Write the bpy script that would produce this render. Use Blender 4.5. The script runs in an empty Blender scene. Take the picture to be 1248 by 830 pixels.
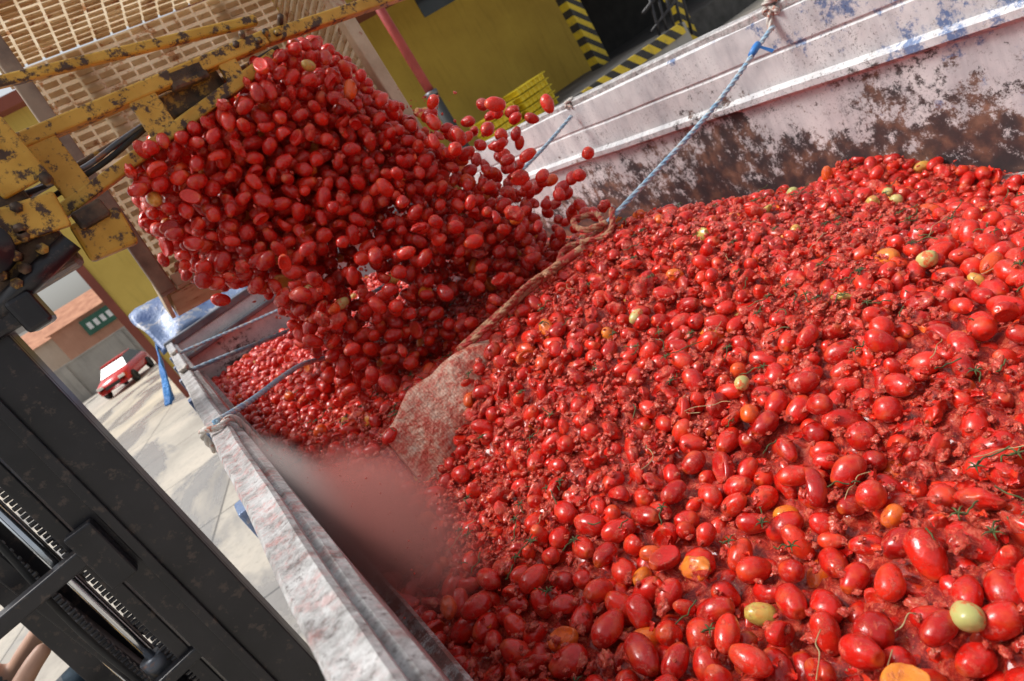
import bpy, bmesh, math, random
from mathutils import Vector, Matrix, Euler, noise
random.seed(7)
C=2.75
scn=bpy.context.scene
R=random.uniform
def sm(a,b,x):
    t=max(0,min(1,(x-a)/(b-a))); return t*t*(3-2*t)
# ------------------------------------------------------------ materials
class M:
    def __init__(s,name):
        s.m=bpy.data.materials.new(name); s.m.use_nodes=True
        s.nt=s.m.node_tree; s.b=s.nt.nodes['Principled BSDF']
        s.geo=s.n('ShaderNodeNewGeometry'); s.tc=s.n('ShaderNodeTexCoord')
        s.pos=s.geo.outputs['Position']; s.obj=s.tc.outputs['Object']
    def n(s,t): return s.nt.nodes.new(t)
    def l(s,a,b): s.nt.links.new(a,b)
    def noise(s,scale,detail=4,vec=None,rough=.55,dist=0):
        t=s.n('ShaderNodeTexNoise'); t.inputs['Scale'].default_value=scale
        t.inputs['Detail'].default_value=detail; t.inputs['Roughness'].default_value=rough
        t.inputs['Distortion'].default_value=dist
        s.l(vec if vec is not None else s.pos,t.inputs['Vector']); return t.outputs['Fac']
    def ramp(s,fac,stops,interp='LINEAR'):
        r=s.n('ShaderNodeValToRGB'); r.color_ramp.interpolation=interp
        e=r.color_ramp.elements
        while len(e)<len(stops): e.new(.5)
        for i,(p,c) in enumerate(stops):
            e[i].position=p; e[i].color=(c if isinstance(c,tuple) else (c,c,c))+(1,)
        s.l(fac,r.inputs['Fac']); return r.outputs['Color']
    def mix(s,f,a,b,mode='MIX'):
        x=s.n('ShaderNodeMix'); x.data_type='RGBA'; x.blend_type=mode
        for v,i in ((f,0),(a,6),(b,7)):
            if isinstance(v,(int,float)): x.inputs[i].default_value=v
            elif isinstance(v,tuple): x.inputs[i].default_value=v+(1,)
            else: s.l(v,x.inputs[i])
        return x.outputs[2]
    def math(s,op,a,b=0.,clamp=False):
        x=s.n('ShaderNodeMath'); x.operation=op; x.use_clamp=clamp
        for v,i in ((a,0),(b,1)):
            if isinstance(v,(int,float)): x.inputs[i].default_value=v
            else: s.l(v,x.inputs[i])
        return x.outputs[0]
    def sep(s,v=None):
        x=s.n('ShaderNodeSeparateXYZ'); s.l(v if v is not None else s.pos,x.inputs[0]); return x.outputs
    def vmul(s,v,sc):
        x=s.n('ShaderNodeVectorMath'); x.operation='MULTIPLY'; s.l(v,x.inputs[0]); x.inputs[1].default_value=sc; return x.outputs[0]
    def col(s,c):
        if isinstance(c,tuple): s.b.inputs['Base Color'].default_value=c+(1,)
        else: s.l(c,s.b.inputs['Base Color'])
    def set(s,k,v):
        if isinstance(v,(int,float)): s.b.inputs[k].default_value=v
        else: s.l(v,s.b.inputs[k])
    def bump(s,h,st=.5,d=.01):
        x=s.n('ShaderNodeBump'); x.inputs['Strength'].default_value=st; x.inputs['Distance'].default_value=d
        s.l(h,x.inputs['Height']); s.l(x.outputs[0],s.b.inputs['Normal'])

def simple(name,c1,c2,scale=6,rough=.6,metal=0,bump=.2,spots=None,spot_lo=.6,sscale=12,bd=.004,translucent=0):
    m=M(name); f=m.noise(scale,5)
    c=m.ramp(f,[(.35,c1),(.65,c2)])
    if spots:
        g=m.noise(sscale,7,rough=.7); k=m.ramp(g,[(spot_lo-.03,0.),(spot_lo+.04,1.)])
        c=m.mix(k,c,spots)
    m.col(c); m.set('Roughness',rough); m.set('Metallic',metal); m.bump(m.noise(scale*6,4),bump,bd)
    if translucent:
        t=m.n('ShaderNodeBsdfTranslucent'); m.l(c,t.inputs[0]); x=m.n('ShaderNodeMixShader'); x.inputs[0].default_value=translucent
        out=m.nt.nodes['Material Output']; m.l(m.b.outputs[0],x.inputs[1]); m.l(t.outputs[0],x.inputs[2]); m.l(x.outputs[0],out.inputs[0])
    return m.m

def tomato_mat():
    m=M('tomato_skin')
    oi=m.n('ShaderNodeObjectInfo'); rnd=oi.outputs['Random']
    base=m.ramp(rnd,[(0.,(.42,.008,.005)),(.25,(.70,.016,.008)),(.5,(.57,.011,.006)),(.8,(.78,.028,.010)),
        (.945,(.72,.022,.008)),(.975,(.84,.12,.012)),(.993,(.84,.28,.03)),(.999,(.55,.44,.10))])
    off=m.n('ShaderNodeVectorMath'); off.operation='ADD'; m.l(m.obj,off.inputs[0])
    cx=m.n('ShaderNodeCombineXYZ'); r9=m.math('MULTIPLY',rnd,37.)
    for i in range(3): m.l(r9,cx.inputs[i])
    m.l(cx.outputs[0],off.inputs[1]); v=off.outputs[0]
    nv=m.noise(32,3,v)
    pat=m.ramp(nv,[(.53,0.),(.78,.6)])
    c=m.mix(pat,base,(.84,.13,.02))
    dk=m.ramp(nv,[(.26,.55),(.43,0.)])
    c=m.mix(dk,c,(.28,.005,.004))
    z=m.sep(m.obj)[2]
    sc=m.ramp(m.math('ADD',m.math('MULTIPLY',z,16.),m.math('MULTIPLY',nv,.3)),[(.55,0.),(.66,.4)])
    c=m.mix(sc,c,(.60,.16,.02))
    sd=m.ramp(m.math('MULTIPLY',z,20.),[(.625,0.),(.66,1.)])
    c=m.mix(m.math('MULTIPLY',sd,.7),c,(.14,.08,.02))
    pf=m.ramp(m.noise(52,8,rough=.82,dist=.4),[(.535,0.),(.60,.8)])
    pm=m.ramp(m.noise(5,3),[(.40,.35),(.58,1.)])
    pf=m.math('MULTIPLY',pf,pm)
    c=m.mix(pf,c,(.84,.13,.07))
    m.col(c)
    m.set('Roughness',m.ramp(nv,[(.35,.15),(.7,.42)]))
    m.set('Coat Weight',.35); m.set('Coat Roughness',.08)
    m.bump(m.math('ADD',m.math('MULTIPLY',pf,1.4),m.math('MULTIPLY',m.noise(130,3),.5)),.5,.0035)
    return m.m
def pulp_mat(name='tomato_pulp',dark=False):
    m=M(name)
    a=m.noise(60,9,rough=.8,dist=.7)
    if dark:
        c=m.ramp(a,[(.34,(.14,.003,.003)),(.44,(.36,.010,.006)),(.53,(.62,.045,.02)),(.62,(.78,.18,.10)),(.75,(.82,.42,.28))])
    else:
        c=m.ramp(a,[(.34,(.40,.010,.006)),(.46,(.68,.035,.016)),(.57,(.82,.13,.07)),(.72,(.86,.42,.28))])
    s=m.ramp(m.noise(260,2),[(.66,0.),(.72,.7)])
    c=m.mix(s,c,(.80,.48,.18))
    m.col(c); m.set('Roughness',.18); m.set('Coat Weight',.5); m.set('Coat Roughness',.06)
    m.bump(m.noise(150,6,rough=.75),.9,.008)
    return m.m
def trailer_wall_mat():
    m=M('scraped_painted_steel')
    p=m.sep(); z=m.math('SUBTRACT',p[2],C)
    base=m.ramp(m.noise(5,6,rough=.65),[(.3,(.50,.50,.51)),(.5,(.68,.67,.67)),(.7,(.79,.78,.77))])
    red=m.ramp(m.noise(7,5),[(.60,0.),(.8,.15)])
    base=m.mix(red,base,(.50,.38,.32))
    st=m.ramp(m.noise(5,6,m.vmul(m.pos,(1,2.2,.35)),rough=.7),[(.47,0.),(.68,.55)])
    base=m.mix(st,base,(.36,.355,.38))
    yy=m.math('MULTIPLY',p[1],-.13)
    bl=m.ramp(m.math('ADD',m.math('ADD',m.noise(6,8,rough=.78),yy),m.math('ADD',m.math('MULTIPLY',z,.30),.335)),[(.50,0.),(.56,.85)])
    c=m.mix(bl,base,(.05,.13,.32))
    g=m.math('MULTIPLY',m.math('ADD',z,.72),-.50)
    n1=m.noise(15,9,rough=.84,dist=.1)
    big=m.math('MULTIPLY',m.math('SUBTRACT',m.noise(1.9,3),.5),.50)
    t=m.math('ADD',m.math('ADD',n1,g),big)
    k=m.ramp(t,[(.51,0.),(.565,.95)])
    dc=m.ramp(m.noise(12,5),[(.35,(.014,.010,.012)),(.48,(.045,.022,.018)),(.6,(.15,.07,.04)),(.75,(.30,.16,.10))])
    c=m.mix(k,c,dc)
    sp=m.ramp(m.noise(80,6,rough=.88),[(.56,0.),(.60,.85)])
    spm=m.ramp(m.noise(4,3),[(.38,0.),(.56,1.)])
    c=m.mix(m.math('MULTIPLY',sp,spm),c,(.06,.045,.045))
    m.col(c); m.set('Roughness',m.ramp(n1,[(.3,.40),(.7,.65)])); m.bump(m.math('ADD',m.math('MULTIPLY',k,-1.),m.noise(90,4)),.3,.003)
    return m.m
def rim_mat():
    m=M('dirty_white_rim')
    n=m.noise(18,9,rough=.82)
    c=m.ramp(n,[(.36,(.12,.10,.095)),(.45,(.34,.33,.32)),(.55,(.54,.53,.52)),(.75,(.72,.71,.70))])
    k=m.ramp(m.noise(30,8,rough=.85),[(.50,0.),(.60,.6)])
    p=m.sep(); yk=m.ramp(m.math('MULTIPLY',p[1],.25),[(.10,.10),(.24,.9),(.38,.9),(.55,.15)])
    zk=m.ramp(m.math('MULTIPLY',m.math('SUBTRACT',C-.42,p[2]),4.),[(0.,0.),(.6,1.)])
    c=m.mix(m.math('MULTIPLY',k,m.math('MAXIMUM',yk,zk)),c,(.58,.09,.06))
    br=m.ramp(m.noise(24,6,rough=.8),[(.44,0.),(.54,.85)])
    c=m.mix(m.math('MULTIPLY',br,zk),c,(.16,.04,.025))
    sp=m.ramp(m.noise(75,7,rough=.85),[(.55,0.),(.60,.8)])
    c=m.mix(sp,c,(.10,.07,.065))
    m.col(c); m.set('Roughness',.42); m.bump(m.noise(60,8,rough=.8),.6,.004)
    return m.m
def ground_mat():
    m=M('concrete_yard')
    c=m.ramp(m.noise(.5,7,rough=.6),[(.3,(.32,.29,.25)),(.5,(.44,.40,.34)),(.7,(.54,.48,.40))])
    c=m.mix(m.ramp(m.noise(9,7,rough=.75),[(.5,0.),(.72,.5)]),c,(.20,.17,.14))
    wet=m.ramp(m.noise(.33,6,m.vmul(m.pos,(1,.55,1)),dist=1.2,rough=.62),[(.50,0.),(.57,1.)])
    c=m.mix(m.math('MULTIPLY',wet,.55),c,(.11,.11,.12))
    br=m.n('ShaderNodeTexBrick'); br.offset=0; br.inputs['Scale'].default_value=1
    br.inputs['Brick Width'].default_value=3.4; br.inputs['Row Height'].default_value=3.1
    br.inputs['Mortar Size'].default_value=.022; br.inputs['Mortar Smooth'].default_value=.3
    rot=m.n('ShaderNodeMapping'); rot.inputs['Rotation'].default_value=(0,0,.25); m.l(m.pos,rot.inputs[0]); m.l(rot.outputs[0],br.inputs['Vector'])
    c=m.mix(m.math('MULTIPLY',br.outputs['Fac'],.8),c,(.07,.065,.06))
    m.col(c); m.set('Roughness',m.ramp(wet,[(0.,.8),(1.,.22)])); m.bump(m.noise(30,5),.25,.01)
    return m.m
def stripe_mat(name,scale,axis):
    m=M(name); p=m.sep()
    v=m.math('ADD',p[axis],m.math('MULTIPLY',p[2],1.0))
    f=m.math('FRACT',m.math('MULTIPLY',v,scale))
    k=m.math('GREATER_THAN',f,.5)
    c=m.mix(k,(.03,.03,.03),(.70,.50,.03))
    c=m.mix(m.ramp(m.noise(8,7),[(.5,0.),(.8,.6)]),c,(.12,.10,.08))
    m.col(c); m.set('Roughness',.6); return m.m
def stucco(name,c1,c2):
    m=M(name); c=m.ramp(m.noise(.7,7,rough=.65),[(.3,c1),(.7,c2)])
    st=m.ramp(m.noise(2.2,6,m.vmul(m.pos,(3,3,.35))),[(.55,0.),(.8,.35)])
    c=m.mix(st,c,tuple(x*.45 for x in c1)); m.col(c); m.set('Roughness',.85); m.bump(m.noise(40,4),.3,.01); return m.m
def canvas_mat():
    m=M('stained_canvas')
    c=m.ramp(m.noise(22,8,rough=.8),[(.36,(.50,.04,.02)),(.45,(.64,.16,.10)),(.54,(.72,.42,.30)),(.68,(.76,.64,.50))])
    ck=m.n('ShaderNodeTexWave'); ck.inputs['Scale'].default_value=38; ck.inputs['Distortion'].default_value=1.5; m.l(m.pos,ck.inputs['Vector'])
    c=m.mix(m.math('MULTIPLY',ck.outputs['Fac'],.3),c,(.35,.03,.02))
    m.col(c); m.set('Roughness',.35); m.bump(m.noise(60,6),.9,.012); return m.m

TOM=tomato_mat(); PULP=pulp_mat(); MASH=pulp_mat('tomato_mash',True)
WALL=trailer_wall_mat(); RIM=rim_mat(); GROUND=ground_mat(); CANVAS=canvas_mat()
GREENT=simple('unripe_tomato_skin',(.46,.44,.15),(.68,.52,.20),20,.25,bump=.05,spots=(.66,.13,.04),spot_lo=.55,sscale=40)
YEL=simple('worn_yellow_paint',(.50,.27,.025),(.68,.40,.06),8,.5,bump=.4,spots=(.07,.035,.02),spot_lo=.535,sscale=24)
RUST=simple('greasy_rusty_steel',(.03,.02,.015),(.14,.08,.045),18,.5,.3,bump=.6,spots=(.45,.26,.05),spot_lo=.58,sscale=16)
BLACK=simple('black_mast_paint',(.008,.008,.011),(.022,.020,.024),5,.33,0,bump=.12,spots=(.07,.05,.042),spot_lo=.60,sscale=26)
RUB=simple('black_rubber',(.015,.015,.015),(.03,.03,.03),8,.7)
CHROME=simple('chromed_rod',(.55,.58,.62),(.7,.72,.75),10,.15,1,bump=.02)
WOOD=simple('weathered_pale_wood',(.46,.34,.22),(.62,.48,.33),9,.7,bump=.5,spots=(.35,.09,.05),spot_lo=.60,sscale=11)
CRATE=simple('stained_crate_slats',(.66,.51,.33),(.80,.68,.50),7,.6,bump=.3,spots=(.45,.22,.10),spot_lo=.60,sscale=13,translucent=.5)
DKWOOD=simple('dark_crate_post',(.16,.10,.07),(.32,.22,.15),9,.6,bump=.4)  # darker brown wood for the left crate post
ROPE=simple('dirty_blue_rope',(.22,.40,.56),(.48,.58,.64),50,.8,bump=.6,spots=(.60,.58,.54),spot_lo=.56,sscale=24,bd=.002)
ROPEW=simple('knotted_white_rope',(.50,.47,.42),(.68,.62,.56),40,.8,bump=.6,spots=(.45,.14,.08),spot_lo=.58,sscale=30)
ROPER=simple('juice_soaked_rope',(.42,.14,.07),(.62,.36,.20),40,.6,bump=.8,spots=(.45,.03,.02),spot_lo=.5,sscale=30)
BLUE=simple('blue_tape',(.03,.15,.45),(.05,.24,.62),12,.4)
TARP=simple('bright_blue_tarp',(.02,.14,.42),(.04,.24,.62),5,.45,bump=.8,bd=.03)
BLUEM=simple('faded_blue_steel',(.05,.10,.25),(.18,.25,.40),6,.4,.1,bump=.5,spots=(.40,.40,.43),spot_lo=.55,sscale=9,bd=.01)
STEEL=simple('grey_steel',(.10,.11,.13),(.22,.23,.25),6,.4,.5,spots=(.25,.13,.08),spot_lo=.6,sscale=15)
OCHRE_SHADE=stucco('ochre_stucco_painted_shade',(.42,.27,.035),(.53,.355,.05))  # canopy shade put into the colour: darker copy of the ochre wall
OCHRE_LIT=stucco('ochre_stucco_painted_light',(.55,.38,.08),(.66,.48,.11))  # lit copy of the same stucco, the light put into a brighter colour
TRIM=stucco('maroon_trim',(.20,.05,.035),(.28,.08,.05))
CONC=stucco('concrete_block',(.30,.29,.27),(.42,.40,.37))
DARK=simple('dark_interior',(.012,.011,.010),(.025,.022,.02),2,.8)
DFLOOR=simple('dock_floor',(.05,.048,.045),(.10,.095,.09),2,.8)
STRX=stripe_mat('hazard_stripe',1.5,0); STRZ=stripe_mat('hazard_stripe_post',2.0,0)
YPL=simple('yellow_plastic',(.78,.58,.02),(.85,.66,.04),3,.4)
REDP=simple('red_pipe_paint',(.28,.03,.025),(.38,.05,.04),5,.5)
ROOF=simple('terracotta_tiles',(.36,.14,.07),(.52,.24,.13),1.5,.8)
BRICK=stucco('orange_brick',(.42,.20,.13),(.52,.28,.19)); CREAM=stucco('cream_render',(.52,.46,.36),(.62,.56,.46))
GLASS=simple('window_glass',(.03,.04,.05),(.05,.06,.07),1,.1)
GREEN=simple('green_sign',(.02,.09,.06),(.03,.12,.08),2,.4)
WHITE=simple('white_letters',(.7,.7,.7),(.8,.8,.8),2,.5)
CARRED=simple('red_car_paint',(.55,.02,.02),(.60,.03,.025),2,.2,bump=0)
STEM=simple('tomato_stem_green',(.035,.05,.015),(.10,.12,.03),40,.6)
STRAW=simple('dry_straw',(.35,.22,.10),(.50,.36,.18),40,.7)
SKIN=simple('skin',(.50,.28,.19),(.58,.34,.24),10,.5,bump=.05)
JEANS=simple('denim',(.02,.04,.06),(.04,.07,.10),30,.85); SHIRT=simple('grey_shirt',(.10,.11,.12),(.16,.17,.18),20,.85)
HAIR=simple('dark_hair',(.015,.010,.008),(.03,.02,.015),50,.6)

# ------------------------------------------------------------ builders
def link(o): scn.collection.objects.link(o); return o
def empty(name,loc=(0,0,0),rot=(0,0,0)):
    e=bpy.data.objects.new(name,None); e.location=loc; e.rotation_euler=rot; e.empty_display_size=.2; return link(e)
def mesh_obj(name,verts,faces,mat,parent=None,smooth=False):
    me=bpy.data.meshes.new(name); me.from_pydata([tuple(v) for v in verts],[],faces); me.update()
    me.materials.append(mat)
    if smooth:
        for p in me.polygons: p.use_smooth=True
    o=link(bpy.data.objects.new(name,me))
    if parent: o.parent=parent
    return o
def box(name,lo,hi,mat,parent=None,bev=.0,rot=None):
    c=[(a+b)/2 for a,b in zip(lo,hi)]; s=[abs(b-a) for a,b in zip(lo,hi)]
    bm=bmesh.new(); bmesh.ops.create_cube(bm,size=1); bmesh.ops.scale(bm,vec=s,verts=bm.verts)
    if bev>0: bmesh.ops.bevel(bm,geom=bm.edges[:],offset=bev,segments=2,affect='EDGES',profile=.5)
    me=bpy.data.meshes.new(name); bm.to_mesh(me); bm.free(); me.materials.append(mat)
    o=link(bpy.data.objects.new(name,me)); o.location=c
    if rot: o.rotation_euler=rot
    if parent: o.parent=parent
    return o
def tube_geo(pts,rad,seg=8,V=None,F=None,close=True):
    V=[] if V is None else V; F=[] if F is None else F
    pts=[Vector(p) for p in pts]; n=len(pts); base=len(V)
    up=Vector((.13,.21,.97))
    for i,p in enumerate(pts):
        t=(pts[min(i+1,n-1)]-pts[max(i-1,0)]).normalized()
        a=t.cross(up)
        if a.length<.1: a=t.cross(Vector((1,0,0)))
        a.normalize(); b=t.cross(a); r=rad[i] if isinstance(rad,(list,tuple)) else rad
        for k in range(seg):
            an=2*math.pi*k/seg; V.append(p+a*math.cos(an)*r+b*math.sin(an)*r)
    for i in range(n-1):
        for k in range(seg):
            q=base+i*seg; F.append((q+k,q+(k+1)%seg,q+seg+(k+1)%seg,q+seg+k))
    if close:
        F.append(tuple(base+k for k in range(seg))[::-1]); F.append(tuple(base+(n-1)*seg+k for k in range(seg)))
    return V,F
def tube(name,pts,rad,mat,parent=None,seg=12):
    V,F=tube_geo(pts,rad,seg); return mesh_obj(name,V,F,mat,parent,True)
def spline(pts,n=12):
    P=[Vector(p) for p in pts]; P=[P[0]*2-P[1]]+P+[P[-1]*2-P[-2]]; out=[]
    for i in range(1,len(P)-2):
        for k in range(n):
            t=k/n; a,b,c,d=P[i-1:i+3]
            out.append(.5*((2*b)+(c-a)*t+(2*a-5*b+4*c-d)*t*t+(-a+3*b-3*c+d)*t**3))
    out.append(P[-2]); return out
def rope(name,pts,r,mat,parent,twist=True):
    c=spline(pts,24); V=[];F=[]
    L=0; acc=[0]
    for i in range(1,len(c)): L+=(c[i]-c[i-1]).length; acc.append(L)
    N=max(20,int(L/.006)); path=[]
    j=0
    for i in range(N+1):
        s=L*i/N
        while j<len(c)-2 and acc[j+1]<s: j+=1
        f=(s-acc[j])/max(1e-6,acc[j+1]-acc[j]); path.append(c[j].lerp(c[j+1],f))
    for st in range(3):
        pp=[]
        for i,p in enumerate(path):
            t=(path[min(i+1,N)]-path[max(0,i-1)]).normalized()
            a=t.cross(Vector((.1,.2,.97))).normalized(); b=t.cross(a)
            an=i*.006/(r*6)*2*math.pi*.6+st*2.094
            pp.append(p+(a*math.cos(an)+b*math.sin(an))*r*.5)
        tube_geo(pp,r*.62,6,V,F)
    return mesh_obj(name,V,F,mat,parent,True)

# ------------------------------------------------------------ tomato prototypes (instanced)
def proto(kind,seed,coll,mat):
    bm=bmesh.new()
    bmesh.ops.create_uvsphere(bm,u_segments=24,v_segments=16,radius=1)
    so=Vector((seed*3.7,seed*1.9,seed*.7))
    for v in bm.verts:
        p=v.co.copy(); z=p.z
        r=1-.10*z if kind!='round' else 1
        d=1+.11*noise.noise(p*1.1+so)+.035*noise.noise(p*3+so)
        x=p.x*.0210*r*d; y=p.y*.0210*r*d; zz=z*.0325*(1+.06*noise.noise(p+so*2))
        if kind=='round': x=p.x*.0235*d;y=p.y*.0235*d;zz=z*.026*d
        if z>.93: zz-=.0035*(z-.93)/.07
        if kind=='dent':
            a=Vector((.8,.5,.1)).normalized(); k=max(0,p.dot(a)-.45); x-=a.x*k*.028; y-=a.y*k*.028
            w=1+.07*noise.noise(p*5+so); x*=w; y*=w
        if kind=='crush':
            w=1+.32*noise.noise(p*1.6+so)+.14*noise.noise(p*4.5+so); x*=1.12*w; y*=.62*w; zz*=1.02*(1+.2*noise.noise(p*2.5+so))
        v.co=(x,y,zz)
    me=bpy.data.meshes.new('tomato_'+kind); bm.to_mesh(me); bm.free()
    for f in me.polygons: f.use_smooth=True
    me.materials.append(mat)
    if kind=='crush':
        me.materials.append(PULP)
        for f in me.polygons:
            c=f.center*40
            if noise.noise(c*1.1+so)>.08: f.material_index=1
    o=bpy.data.objects.new('t_%02d'%len(coll.objects),me); coll.objects.link(o)
def frag(kind,seed,coll,mat):
    so=Vector((seed*2.3,seed*4.1,seed)); bm=bmesh.new()
    if kind=='blob':
        bmesh.ops.create_icosphere(bm,subdivisions=3,radius=1)
        for v in bm.verts:
            p=v.co.copy(); w=1+.7*noise.noise(p*1.7+so)+.4*noise.noise(p*4+so)
            v.co=Vector((p.x*.016*w,p.y*.012*w,p.z*.008*w))
    else:
        n=8; L=.014
        g=[[bm.verts.new(((i/n-.5)*L*2*(1+.3*noise.noise(so+Vector((j*.5,0,0)))),(j/n-.5)*L*1.2*(1+.4*noise.noise(so+Vector((0,i*.4,0)))),
            1.5*((j/n-.5)**2)*L*2+.006*noise.noise(Vector((i*.4,j*.4,0))+so))) for j in range(n+1)] for i in range(n+1)]
        for i in range(n):
            for j in range(n): bm.faces.new((g[i][j],g[i+1][j],g[i+1][j+1],g[i][j+1]))
    me=bpy.data.meshes.new('frag_'+kind); bm.to_mesh(me); bm.free()
    for f in me.polygons: f.use_smooth=True
    me.materials.append(mat)
    o=bpy.data.objects.new('f_%02d'%len(coll.objects),me); coll.objects.link(o)
TC=bpy.data.collections.new('tomato_shapes')
for i,k in enumerate(['plum']*5+['round']+['dent']*2+['crush']*4): proto(k,i+1,TC,TOM)
GC=bpy.data.collections.new('green_tomato_shapes'); proto('plum',31,GC,GREENT); proto('round',32,GC,GREENT)
FC=bpy.data.collections.new('pulp_shapes')
for i in range(7): frag('blob',i+3,FC,PULP)
for i in range(2): frag('skin',i+3,FC,TOM)

def scatter(name,pts,rots,scls,idx,coll,parent=None):
    me=bpy.data.meshes.new(name); me.from_pydata(pts,[],[])
    a=me.attributes.new('irot','FLOAT_VECTOR','POINT'); a.data.foreach_set('vector',[c for r in rots for c in r])
    a=me.attributes.new('iscl','FLOAT_VECTOR','POINT'); a.data.foreach_set('vector',[c for r in scls for c in r])
    a=me.attributes.new('iidx','INT','POINT'); a.data.foreach_set('value',idx)
    o=link(bpy.data.objects.new(name,me)); 
    if parent: o.parent=parent
    ng=bpy.data.node_groups.new(name+'_gn','GeometryNodeTree')
    ng.interface.new_socket('Geometry',in_out='INPUT',socket_type='NodeSocketGeometry')
    ng.interface.new_socket('Geometry',in_out='OUTPUT',socket_type='NodeSocketGeometry')
    N=ng.nodes; gi=N.new('NodeGroupInput'); go=N.new('NodeGroupOutput')
    ip=N.new('GeometryNodeInstanceOnPoints'); ci=N.new('GeometryNodeCollectionInfo')
    ci.inputs['Collection'].default_value=coll; ci.inputs['Separate Children'].default_value=True; ci.inputs['Reset Children'].default_value=True
    def att(n,t):
        x=N.new('GeometryNodeInputNamedAttribute'); x.data_type=t; x.inputs['Name'].default_value=n; return x.outputs[0]
    er=N.new('FunctionNodeEulerToRotation')
    L=ng.links.new
    L(gi.outputs[0],ip.inputs['Points']); L(ci.outputs[0],ip.inputs['Instance']); ip.inputs['Pick Instance'].default_value=True
    L(att('iidx','INT'),ip.inputs['Instance Index']); L(att('irot','FLOAT_VECTOR'),er.inputs[0]); L(er.outputs[0],ip.inputs['Rotation'])
    L(att('iscl','FLOAT_VECTOR'),ip.inputs['Scale']); L(ip.outputs[0],go.inputs[0])
    mod=o.modifiers.new('instances','NODES'); mod.node_group=ng
    return o

# ------------------------------------------------------------ heap
def H(x,y):
    if y<1.90: h=-.84+.03*sm(.6,1.4,y)+.19*sm(1.1,1.85,y)*sm(.30,.66,x)
    else: h=-.67-.05*sm(4,5.6,y)
    h-=(.36+.10*sm(1.6,2.4,y))*sm(1.2,2.40,x)
    h+=.045*noise.noise(Vector((x*2.2,y*2.2,3.3)))+.018*noise.noise(Vector((x*7,y*7,1.3)))
    return h
class Pack:
    def __init__(s,d): s.d=d; s.g={}
    def key(s,p): return (int(math.floor(p.x/s.d)),int(math.floor(p.y/s.d)),int(math.floor(p.z/s.d)))
    def ok(s,p,dm):
        a,b,c=s.key(p); g=s.g; d2=dm*dm
        for i in (a-1,a,a+1):
            for j in (b-1,b,b+1):
                for k in (c-1,c,c+1):
                    for q in g.get((i,j,k),()):
                        if (q-p).length_squared<d2: return False
        return True
    def add(s,p): s.g.setdefault(s.key(p),[]).append(p)
pk=Pack(.04)
pts=[];rots=[];scls=[];idx=[]
def mashed(x,y):
    return sm(-.05,.42,noise.noise(Vector((x*1.8,y*1.8,9)))+.6*math.exp(-((x-1.05)**2+(y-1.5)**2)/.35)+.02)
def pick(k=0):
    u=random.random()
    if u<.45*k+.08: return random.randrange(8,12)
    u=random.random()
    return random.randrange(0,5) if u<.75 else 5 if u<.82 else random.choice((6,7))
def try_add(p,tilt,dm,store,smin=.80,smax=1.14):
    yaw=R(0,6.283)
    m=Matrix.Rotation(yaw,3,'Z')@Matrix.Rotation(math.pi/2+random.gauss(0,tilt),3,'X')@Matrix.Rotation(R(0,6.28),3,'Z')
    ax=m@Vector((0,0,1)); a=p+ax*.0115; b=p-ax*.0115
    if not pk.ok(a,dm) or not pk.ok(b,dm): return
    pk.add(a); pk.add(b)
    P,Rr,S,I=store; P.append(tuple(p+Vector((0,0,C)))); Rr.append(tuple(m.to_euler())); s=R(smin,smax)
    if dm<.035: s*=.92
    S.append((s,s,s*R(.88,1.1))); I.append(pick(mashed(p.x,p.y)))
heap=(pts,rots,scls,idx)
for (n,z0,z1,dm,a,b) in ((62000,-.022,.002,.0365,.8,1.14),(70000,-.05,-.020,.033,.8,1.1),(40000,-.028,-.004,.030,.62,.85)):
    for _ in range(n):
        x=R(.005,2.36); y=R(-.8,5.7)
        if dm==.030: y=R(.1,3)
        if 1.84<y<1.94 and .28<x<.70: continue
        try_add(Vector((x,y,H(x,y)+R(z0,z1))),.5,dm,heap,a,b)
for _ in range(4400):
    x=R(.02,2.3); y=R(0,5.6)
    if 1.84<y<1.95 and .28<x<.68: continue
    try_add(Vector((x,y,H(x,y)+R(.006,.024))),.5,.038,heap)
load=empty('tomato_load')
scatter('whole_tomatoes',*heap,TC,load)
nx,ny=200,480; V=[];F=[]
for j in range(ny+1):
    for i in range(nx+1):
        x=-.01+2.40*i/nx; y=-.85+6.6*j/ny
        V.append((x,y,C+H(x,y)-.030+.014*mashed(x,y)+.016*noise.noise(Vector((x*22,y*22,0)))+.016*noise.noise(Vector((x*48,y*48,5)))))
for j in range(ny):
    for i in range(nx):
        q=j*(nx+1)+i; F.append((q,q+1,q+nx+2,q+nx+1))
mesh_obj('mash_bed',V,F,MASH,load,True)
P=[];Q=[];S=[];I=[]
while len(P)<21000:
    x=R(.01,2.36); y=R(.0,3.8)
    if random.random()>mashed(x,y)+.22: continue
    P.append((x,y,C+H(x,y)+R(-.02,.016))); Q.append((R(-.6,.6),R(-.6,.6),R(0,6.28))); s=R(.18,.58)*(1+.6*(random.random()<.2)); S.append((s,s,s)); I.append(random.randrange(0,9))
scatter('pulp_and_skins',P,Q,S,I,FC,load)
spots=[(1.32,.92),(.835,1.08),(.93,1.47),(.48,.45),(2.0,1.44),(1.82,1.63),(1.9,1.35),(1.6,2.6)]
scatter('unripe_tomatoes',[(x,y,C+H(x,y)+.016) for x,y in spots],[(R(1.2,1.9),0,R(0,6)) for _ in spots],[(R(.75,.88),)*3 for _ in spots],[random.randrange(2) for _ in spots],GC,load)
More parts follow.
